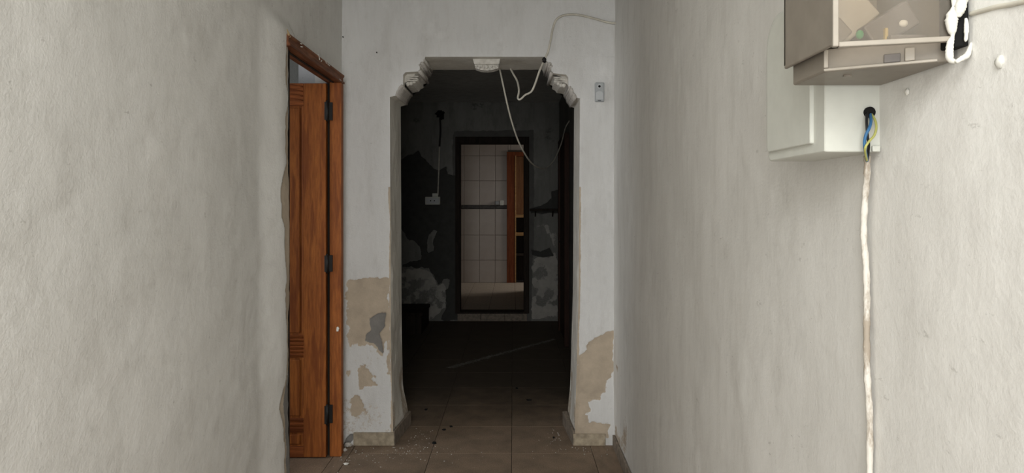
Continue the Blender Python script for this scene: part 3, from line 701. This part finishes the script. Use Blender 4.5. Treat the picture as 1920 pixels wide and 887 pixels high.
# ------------------------------------------------------------------ plaster ornaments of the arch
def corbel(label, side):
    o = OL if side < 0 else OR
    sgn = 1 if side < 0 else -1                       # toward the opening
    zc = [p for p in o]
    root = thing('plaster_corbel', label, 'corbel', (o[11][0], YE + .2, o[5][1]), 'plaster corbels of the arch')
    if side < 0:
        rec = [ep(*p) for p in ((754, 160), (756, 159), (756, 140), (761, 135.5), (787, 134))]
        inn = [ep(*p) for p in ((786, 134), (776, 135), (774.5, 140.5), (767, 142.5), (764.5, 148), (757.5, 151.5), (755, 155))]
    else:
        rec = [ep(*p) for p in ((1068, 162.5), (1065.6, 162), (1065.5, 145), (1061, 140), (1034, 137))]
        inn = [ep(*p) for p in ((1035, 137), (1045, 138), (1047, 143), (1054, 145.5), (1057, 151), (1064, 154), (1066, 158))]
    cxm = sum(p[0] for p in inn) / len(inn); czm = sum(p[1] for p in inn) / len(inn)
    def sec(Y, k, push):
        cor = rec[2]
        pp = [(p[0], Y, p[1]) for p in rec]
        for i, p in enumerate(inn):
            e = math.sin(math.pi * i / (len(inn) - 1))
            pp.append((cor[0] + (p[0] - cor[0]) * k + sgn * push * e, Y, cor[1] + (p[1] - cor[1]) * k - push * e))
        return pp
    MB().loft([sec(3.958, .97, .0), sec(3.99, 1.0, .008), sec(4.05, 1.0, .018), sec(4.13, 1.0, .022), sec(4.24, 1.0, .020), sec(YB - .004, 1.0, .012)]).build('bracket', M_ORN, root, bevel=.003)
    # ridged panel in the sunk field
    x0, x1 = sorted((rec[2][0] + sgn * .012, rec[2][0] + sgn * .078)); ztop = max(p[1] for p in rec)
    for k in range(3):
        w_ = .070 - .004 * k
        a, b = sorted((rec[2][0] + sgn * .012, rec[2][0] + sgn * (.012 + w_)))
        MB().box(a, b, 3.951, 3.960, ztop - .022 - k * .012, ztop - .015 - k * .012).build('panel_ridge', M_ORN, root, bevel=.002)
    # leaf relief on the bracket
    for k, (u, v) in enumerate(((.020, -.050), (.036, -.045), (.052, -.033), (.066, -.022))):
        MB().blob((rec[2][0] + sgn * u, 3.962 + .006 * k, ztop + v - .012), (.013, .012, .013), 8, 6, .2, k).build('leaf', M_ORN, root, smooth_=True)
    # fluted scroll below: flutes run back through the wall
    ii = [6, 7, 8, 9, 10]
    for k in range(len(ii) - 1):
        a, b = o[ii[k]], o[ii[k + 1]]
        for tt in (.2, .75):
            x = lerp(a[0], b[0], tt) + sgn * .001; zz_ = lerp(a[1], b[1], tt) + .001
            MB().tube([(x, YE - .004, zz_), (x, YE + .12, zz_ - .004), (x + sgn * .004, YE + .25, zz_ - .005), (x, YB - .005, zz_)], [.007, .0095, .0095, .008], 8).build('flute', M_ORNG, root, smooth_=True)
    a, b = o[14], o[18]
    for ta, rr in ((.0, .010), (.45, .008), (.62, .011), (.9, .007)):
        i = [14, 15, 16, 17][int(ta * 4)]
        x, zz_ = o[i][0], o[i][1]
        MB().tube([(x, YE - .002, zz_), (x, YB - .01, zz_)], rr, 8).build('crown_bead', M_ORNG, root, smooth_=True)
    adopt(root)
corbel('ornate plaster corbel in the arch corner on the wooden door side', -1)
corbel('ornate plaster corbel in the arch corner on the motion sensor side', 1)

ky = 3.955
kx = lambda px: (px - CX) * ky / F
kz = lambda py: EYE + (CY - py) * ky / F
ks = thing('plaster_keystone', 'carved white plaster rosette plaque at the crown of the arch', 'ornament', (kx(912), ky, kz(131)))
MB().prism([(kx(886), ZT + .002), (kx(938), ZT + .002), (kx(936), kz(120)), (kx(889), kz(120))], ky, ky + .09, 'y').build('cap', M_ORN, ks, bevel=.003)
MB().prism([(kx(889.5), kz(119.5)), (kx(935), kz(119.5)), (kx(934), kz(127)), (kx(925), kz(130)), (kx(913), kz(131.5)), (kx(900), kz(130)), (kx(891), kz(127))], ky + .012, ky + .08, 'y').build('plaque', M_ORN, ks, bevel=.003)
for k, (px, py, r) in enumerate(((893, 123.5, 2.4), (898, 127, 2.8), (903, 123.5, 2.6), (907.5, 129, 2.4), (912, 124.5, 3.6), (917, 129, 2.4), (921.5, 123.5, 2.6), (926.5, 127, 2.8), (931.5, 123.5, 2.4))):
    MB().blob((kx(px), ky + .010, kz(py)), (r * ky / F, .010, r * ky / F), 8, 6, .15, k).build('petal', M_ORN, ks, smooth_=True)
adopt(ks)

# ------------------------------------------------------------------ cables
e = YE - .010
pts = [(XR - .022, 3.42, 2.610), (XR - .020, 3.62, 2.565), P(1172, 27, 3.80), P(1157, 42, 3.875), P(1140, 42, e), P(1115, 35, e), P(1085, 28, e), P(1060, 28, e), P(1044, 36, e), P(1037, 52, e), P(1033, 72, e), P(1028, 95, e - .004), P(1021, 112, YE + .01),
       P(1012, 132, 3.96), P(1003, 158, 4.00), P(996, 172, 4.02), P(985, 178, 4.03), P(976, 186, 4.05), P(971, 184, 4.06), P(973, 170, 4.09), P(970, 153, 4.15), P(962, 138, 4.20), (P(957, 131, 4.235)[0], 4.235, ZT - .002)]
ca = MB().tube(curve_pts(pts, 7), .0062, 8).build('loose_cable', M_CABLE, smooth_=True)
tag(ca, 'white cable crossing the end wall and looping under the arch', 'cable')
q = P(1021, 112, YE)
cl = MB().blob((q[0], YE + .004, q[2]), (.014, .014, .017), 10, 7, .2, 9).build('cable_clip', M_BLACK, smooth_=True)
tag(cl, 'small black clip holding the cable at the arch edge', 'clip')
pts = [(P(937, 131, 4.25)[0], 4.25, ZT - .003), P(943, 158, 4.26), P(951, 195, 4.30), P(960, 230, 4.36), P(972, 265, 4.46), P(985, 290, 4.60), P(997, 306, 4.80), P(1012, 315, 5.05), P(1026, 314, 5.35), P(1040, 298, 5.7), P(1052, 270, 6.1), P(1060, 240, 6.4), (XR2 - .012, 6.45, 2.20)]
ca = MB().tube(curve_pts(pts, 7), .0058, 8).build('sagging_cable', M_CABLE, smooth_=True)
tag(ca, 'thin pale cable sagging from the arch into the dark room', 'cable')

# motion sensor
ms = thing('motion_sensor', 'small grey wall sensor with a round black lens', 'sensor', P(1123, 192, YE))
a, b = P(1115, 191.5, YE), P(1132, 156, YE)
MB().box(a[0], b[0], YE - .026, YE + .006, a[2], b[2]).build('housing', M_SENSOR, ms, bevel=.005)
zc = P(0, 163.5, YE)[2]; xc = P(1122.8, 0, YE)[0]
MB().tube([(xc, YE - .0275, zc), (xc, YE - .020, zc)], .0130, 20).build('lens_ring', M_SENSOR2, ms)
MB().tube([(xc, YE - .0300, zc), (xc, YE - .021, zc)], .0072, 16).build('lens', M_LENS, ms)
cz = P(0, 181, YE)[2]
MB().prism([(a[0] + .006, a[2] + .010)] + [(b[0] - .006, a[2] + .010)] + [(xc + .0205 * math.cos(t), cz + .012 + .016 * math.sin(t)) for t in np.linspace(0, math.pi, 12)], YE - .029, YE - .025, 'y').build('window', M_SENSOR2, ms, bevel=.001)
MB().box(xc - .009, xc + .009, YE - .0275, YE - .0255, a[2] + .004, a[2] + .007).build('slot', M_LENS, ms)
adopt(ms)

# nails and pock marks
for px, py, lab in ((637.5, 70, 'rusty nail stub in the wall corner above the wooden door'), (707, 99, 'tiny nail head on the bare end wall')):
    q = P(px, py, YE); q = (max(q[0], XL + .012), q[1], q[2])
    n = thing('nail', lab, 'nail', (q[0], YE, q[2]))
    MB().tube([(q[0], YE - .010, q[2]), (q[0], YE + .004, q[2] - .003)], .0018, 8).build('shank', M_BLACK, n)
    MB().tube([(q[0], YE - .012, q[2]), (q[0], YE - .009, q[2])], .0038, 10).build('head', M_BLACK, n)
    adopt(n)

# ------------------------------------------------------------------ white enclosure on the right wall
def rrect(y0, y1, z0, z1, rs, n=8):
    out = []
    for (cy, cz, a0), r in zip(((y1, z1, 0), (y0, z1, 90), (y0, z0, 180), (y1, z0, 270)), rs):
        sy = -1 if cy == y1 else 1; sz = -1 if cz == z1 else 1
        for k in range(n + 1):
            t = math.radians(a0 + 90 * k / n); out.append((cy + sy * r + r * math.cos(t), cz + sz * r + r * math.sin(t)))
    return out
wb = thing('fuse_box', 'white plastic wall enclosure with a rounded cover', 'enclosure', (.54, 1.17, 1.484))
def slab(x, y0, ins, z0):
    return [(x, p[0], p[1]) for p in rrect(y0, 1.330 - ins, z0, 1.764 - ins, (.050, .006, .003, .012))]
MB().loft([slab(.5015, 1.083, .012, 1.486), slab(.5030, 1.081, .008, 1.4845), slab(.507, 1.081, .003, 1.484), slab(.514, 1.081, .0, 1.484), slab(XR + .006, 1.081, .0, 1.484)]).build('base', M_WHITEPL, wb)
MB().loft([slab(.4955, 1.123, .020, 1.503), slab(.4965, 1.1215, .014, 1.5015), slab(.500, 1.121, .008, 1.501), slab(.506, 1.121, .0005, 1.501)]).build('cover', M_WHITEPL, wb)
MB().box(.504, .520, 1.3295, 1.338, 1.60, 1.64).build('latch', M_WHITEPL, wb, bevel=.003)
hx, hz = (1629 - CX) * 1.081 / F, EYE + (CY - 211) * 1.081 / F
MB().tube([(hx, 1.0765, hz), (hx, 1.083, hz)], .0088, 16).build('cable_hole', M_HOLE, wb)
MB().box(.575, .588, 1.074, 1.0805, 1.484, 1.494).build('mounting_tab', M_WHITEPL, wb, bevel=.002)
adopt(wb)

# supply conduit with its three wires
def W(px, py, Y): return P(px, py, Y)
cy_ = 1.060
cd = thing('supply_conduit', 'brown-stained cream conduit running down from the white enclosure with bare wires', 'conduit', W(1632, 887, cy_))
top = W(1626, 292, 1.062)
pts = [top]
for px, py in ((1624, 330), (1622, 380), (1621, 440), (1623, 500), (1624, 560), (1626, 620), (1627, 700), (1629, 780), (1630, 887), (1632, 1040)):
    q = W(px, py, cy_); pts.append((q[0], q[1], q[2]))
pts = [( XR - .011 + .0015 * math.sin(i * 1.7), (XR - .011) * F / ((962 + p[0] * F / p[1]) - CX), 0) for i, p in enumerate(pts)]
zs_ = [EYE + (CY - py) * pts[i][1] / F for i, py in enumerate((292, 330, 380, 440, 500, 560, 620, 700, 780, 887, 1040))]
pts = [(p[0], p[1], z) for p, z in zip(pts, zs_)]
low = pts[-1]; pts += [(low[0], low[1] - .004, low[2] * .5), (low[0], low[1], .004)]
cp = curve_pts(pts, 10)
MB().tube(cp, [.0052 + .0005 * math.sin(i * .9) + .0003 * math.sin(i * 2.3) for i in range(len(cp))], 10).build('sheath', M_COND, cd, smooth_=True)
T = pts[0]; ty = T[1]
def wire(lst, mat, nm, r=.0019):
    ps = [P(px, py, yy) for px, py, yy in lst] + [(T[0], ty, T[2] - .01)]
    MB().tube(curve_pts(ps, 8), r, 8).build(nm, mat, cd, smooth_=True)
wire([(1626, 212, 1.078), (1625, 225, 1.068), (1625.5, 240, 1.064), (1627, 258, 1.066), (1629, 272, 1.070)], M_BLKW, 'black_wire', .0022)
wire([(1632, 214, 1.078), (1633, 228, 1.066), (1630, 240, 1.060), (1624, 252, 1.060), (1621, 266, 1.062), (1622, 280, 1.066)], M_BLUE, 'blue_wire', .0024)
wire([(1634, 214, 1.078), (1641, 226, 1.066), (1643, 240, 1.060), (1639, 254, 1.056), (1629, 266, 1.054), (1622, 280, 1.058)], M_YG, 'yellow_green_wire')
adopt(cd)

# ------------------------------------------------------------------ electricity meter box
mt = thing('meter_box', 'yellowed plastic electricity meter box with clear front and foam sealant', 'meter', (.51, .97, 1.588))
xw = XR + .002; zt_ = 1.87
# plan: far-left, near-left, near-right, far-right
FL, NL, NR, FR = (.4314, 1.07), (.4314, .906), (.572, .872), (xw, 1.07)
u = Vector((NR[0] - NL[0], NR[1] - NL[1])); u.normalize(); nrm = Vector((u.y, -u.x))      # toward the camera
MB().prism([FL, (FL[0] + .006, FL[1]), (NL[0] + .006, NL[1] + .001), NL], 1.615, zt_, 'z').build('side_panel', M_BEIGE, mt, bevel=.002)
MB().prism([FL, (FR[0] - .012, FR[1]), (FR[0] - .012, FR[1] - .005), (FL[0], FL[1] - .005)], 1.62, zt_, 'z').build('rear_panel', M_BEIGE, mt)
MB().prism([FL, NL, (NR[0], NR[1]), (xw - .012, 1.07)], zt_, zt_ + .006, 'z').build('top_panel', M_BEIGE, mt)
MB().prism([(xw - .014, .90), (xw - .014, 1.07), (xw - .008, 1.07), (xw - .008, .90)], 1.60, zt_, 'z').build('back_plate', M_BEIGE, mt)
def bar(a, b, out, thick, z0, z1, nm, mat, bev=.0015):
    p0 = Vector(NL) + u * a + nrm * out; p1 = Vector(NL) + u * b + nrm * out
    q1 = p1 - nrm * thick; q0 = p0 - nrm * thick
    return MB().prism([tuple(p0), tuple(p1), tuple(q1), tuple(q0)], z0, z1, 'z').build(nm, mat, mt, bevel=bev)
L = (Vector(NR) - Vector(NL)).length
bar(-.001, .0065, .004, .010, 1.612, zt_, 'rim', M_BEIGE2)
bar(.0065, L, .004, .010, 1.611, 1.618, 'rim', M_BEIGE2)
bar(.0055, L, .0005, .002, 1.618, zt_, 'window_pane', M_PANE, 0)
# lower tray with raised lip
TL0, TL1 = (.445, 1.07), (.445, .962)
MB().prism([TL0, TL1, (.566, .896), (.584, .888), (xw - .004, 1.07)], 1.589, 1.622, 'z').build('tray', M_BEIGE, mt, bevel=.003)
tu = Vector((.566 - .445, .896 - .962)); tl = tu.length; tu.normalize(); tn_ = Vector((tu.y, -tu.x))
def lip(a, b, z0, z1, out, nm, mat):
    p0 = Vector(TL1) + tu * a; p1 = Vector(TL1) + tu * b
    MB().prism([tuple(p0 + tn_ * out), tuple(p1 + tn_ * out), tuple(p1), tuple(p0)], z0, z1, 'z').build(nm, mat, mt, bevel=.0012)
lip(0, tl, 1.5895, 1.5935, .005, 'lip', M_BEIGE2); lip(0, .006, 1.594, 1.620, .005, 'lip', M_BEIGE2); lip(.10, .112, 1.594, 1.612, .004, 'lip', M_BEIGE2)
lip(.075, .095, 1.594, 1.606, .003, 'dark_insert', M_METERD)
MB().tube([(.49, .985, 1.5895), (.49, .985, 1.5865)], .006, 14).build('screw_boss', M_BEIGE, mt)
# what shows inside: a tilted meter casing, a dark plate, screws
R1 = Matrix.Rotation(math.radians(48), 3, 'Y')
MB().obox((.494, 1.005, 1.678), (.030, .012, .040), R1).build('inner_casing', M_METER, mt, bevel=.003)
MB().obox((.468, .975, 1.648), (.015, .006, .018), R1).build('inner_plate', M_BEIGE, mt, bevel=.003)
R2 = Matrix.Rotation(math.radians(58), 3, 'Y')
MB().obox((.532, .955, 1.652), (.019, .012, .036), R2).build('dark_plate', M_METERD, mt, bevel=.003)
MB().box(.520, .570, .925, .96, 1.623, 1.634).build('terminal_block', M_METERD, mt, bevel=.002)
q = P(1612, 65, .945); MB().blob(q, (.0055, .005, .0065), 10, 7).build('green_screw', M_GREEN, mt, smooth_=True)
q = P(1694, 44, .925); MB().blob(q, (.0062, .004, .005), 10, 7).build('white_seal', M_FOAM, mt, smooth_=True)
q = P(1663, 64, .935); MB().box(q[0] - .0022, q[0] + .0022, q[1], q[1] + .006, q[2] - .009, q[2] + .009).build('brass_post', M_YEL, mt, bevel=.001)
# dark gap and foam against the wall
MB().prism([(.566, .876), (.584, .866), (XR - .001, .866), (XR - .001, .90), (.570, .90)], 1.604, zt_, 'z').build('dark_gap', M_HOLE, mt, bevel=.002)
rf = random.Random(8)
def foam(lst, Yf):
    ps = [P(px, py, Yf) for px, py, r_ in lst]; cp_ = curve_pts(ps, 6); rr = []
    for i in range(len(cp_)):
        k = min(i / 6, len(lst) - 1.001); a_ = int(k); rr.append(lerp(lst[a_][2], lst[a_ + 1][2], k - a_) * Yf / F * rf.uniform(.9, 1.1))
    MB().tube(cp_, rr, 12).build('foam_bead', M_FOAM, mt, smooth_=True)
foam([(1793, -60, 6), (1790, -20, 8), (1788, 12, 3), (1785, 26, 9), (1784, 40, 11), (1785, 56, 8), (1786, 68, 3), (1782, 80, 6), (1780, 98, 7), (1782, 112, 6), (1792, 116, 4)], .868)
foam([(1808, -60, 8), (1806, -10, 9), (1802, 8, 10), (1799, 22, 9), (1798, 32, 3)], .863)
foam([(1811, 34, 2), (1812, 44, 4), (1812, 60, 4), (1811, 74, 3), (1810, 78, 1)], .861)
foam([(1792, 117, 3), (1803, 110, 5), (1813, 104, 6), (1818, 92, 4), (1821, 80, 2)], .863)
adopt(mt)

# painted-over cable and small lumps on the right wall
def wallpt(px, py):
    Y = XR * F / (px - CX); return (XR, Y, EYE + (CY - py) * Y / F)
ps = [wallpt(*p) for p in ((1822, 26), (1845, 20), (1870, 13), (1900, 8), (1940, -2), (2000, -16))]
pc = MB().tube(curve_pts([(p[0] - .001, p[1], p[2]) for p in ps]), .0032, 8).build('painted_cable', M_CABLE, smooth_=True)
tag(pc, 'painted-over cable on the wall beside the meter box', 'cable')
for px, py, r, lab in ((1876, 116, .006, 'white plaster plug in the wall beside the meter box'), (1702, 172, .004, 'small plaster plug in the wall just under the meter box')):
    q = wallpt(px, py); t = MB().blob((q[0] - .001, q[1], q[2]), (r * .7, r, r * 1.3), 10, 7, .2, int(px)).build('wall_plug', M_FOAM, smooth_=True)
    tag(t, lab, 'wall plug')

# ------------------------------------------------------------------ debris on the floor
rnd = random.Random(11)
def fp(px, py): Y = EYE * F / (py - CY); return ((px - CX) * Y / F, Y)
m = MB()
for cx_, cy0, n, sx, sy in ((-.66, 3.80, 90, .16, .07), (-.60, 3.98, 50, .06, .14), (.30, 4.02, 60, .05, .13), (.40, 3.82, 50, .14, .05), (-.85, 3.70, 40, .10, .09), (-.45, 3.75, 30, .25, .15)):
    for k in range(n):
        x, y = rnd.gauss(cx_, sx), rnd.gauss(cy0, sy)
        r = rnd.choice((.0015, .002, .002, .003, .004))
        if not (XL + .03 < x < XR - .03) or y > 4.25: continue
        if y > YE - .03 and not (xl0 + .075 < x < xr0 - .075): continue
        m.blob((x, y, r * .5), (r, r * rnd.uniform(.6, 1.2), r * .6), 5, 3, .3, k)
o = m.build('plaster_crumbs', M_DUST); o['kind'] = 'stuff'; tag(o, 'pale plaster crumbs scattered at the foot of the arch', 'rubble')
q = fp(649, 872); o = MB().blob((q[0], q[1], .006), (.014, .009, .007), 8, 5, .3, 7).build('plaster_chip', M_FOAM); tag(o, 'flat white plaster chip on the tiles by the wooden door', 'chip')
LABS = ['dark leaf scrap on the seam of the floor tiles in the arch', 'crumpled dark leaf scrap on the tiles near the left pier', 'thin dark twig scrap beside a crumpled leaf scrap', 'dark crumb on the tile just inside the arch', 'small dark speck on the tile near the right pier', 'curled dark scrap on the dark room floor', 'dark scrap lying on the tile seam inside the dark room']
for (px, py, rx, ry), lab in zip(((814, 832, .012, .014), (846, 801, .012, .010), (833, 807, .011, .005), (799, 769, .012, .012), (1038, 822, .007, .009), (992, 751, .018, .012), (969, 729, .010, .012)), LABS):
    q = fp(px, py); o = MB().blob((q[0], q[1], .005), (rx, ry, .0055), 8, 5, .35, int(px)).build('leaf_scrap', M_HOLE); tag(o, lab, 'debris', 'dark scraps on the floor')
a, b = fp(1040, 636), fp(842, 690)
m = MB(); n = 60; vs = []; A, B = Vector(a), Vector(b); dr = (B - A).normalized(); nn = Vector((-dr.y, dr.x))
for k in range(900):
    f_ = rnd.random(); p = A.lerp(B, f_) + nn * rnd.gauss(0, .012 + .010 * f_); r_ = rnd.uniform(.003, .009)
    m.blob((p.x, p.y, .0008), (r_ * 1.6, r_ * .7, .001), 5, 2, .3, k)
o = m.build('pale_streak', M_STREAK); o['kind'] = 'stuff'; tag(o, 'faint pale line across the dark room floor', 'flecks')  # small pale flakes scattered along a line on the floor
# broken plaster at the foot of the left pier
rb = []
for k, (px, py, r, lab) in enumerate(((652, 838, .022, 'largest grey plaster lump heaped at the foot of the left pier'), (661, 830, .016, 'grey plaster lump against the left skirting tile'), (646, 846, .014, 'small grey plaster lump beside the door jamb'))):
    q = fp(px, py); o = MB().blob((q[0], min(q[1], YE - .02), r * .55), (r, r * .7, r * .6), 8, 6, .25, k + 60).build('plaster_lump', M_ORNG); tag(o, lab, 'rubble', 'plaster lumps')
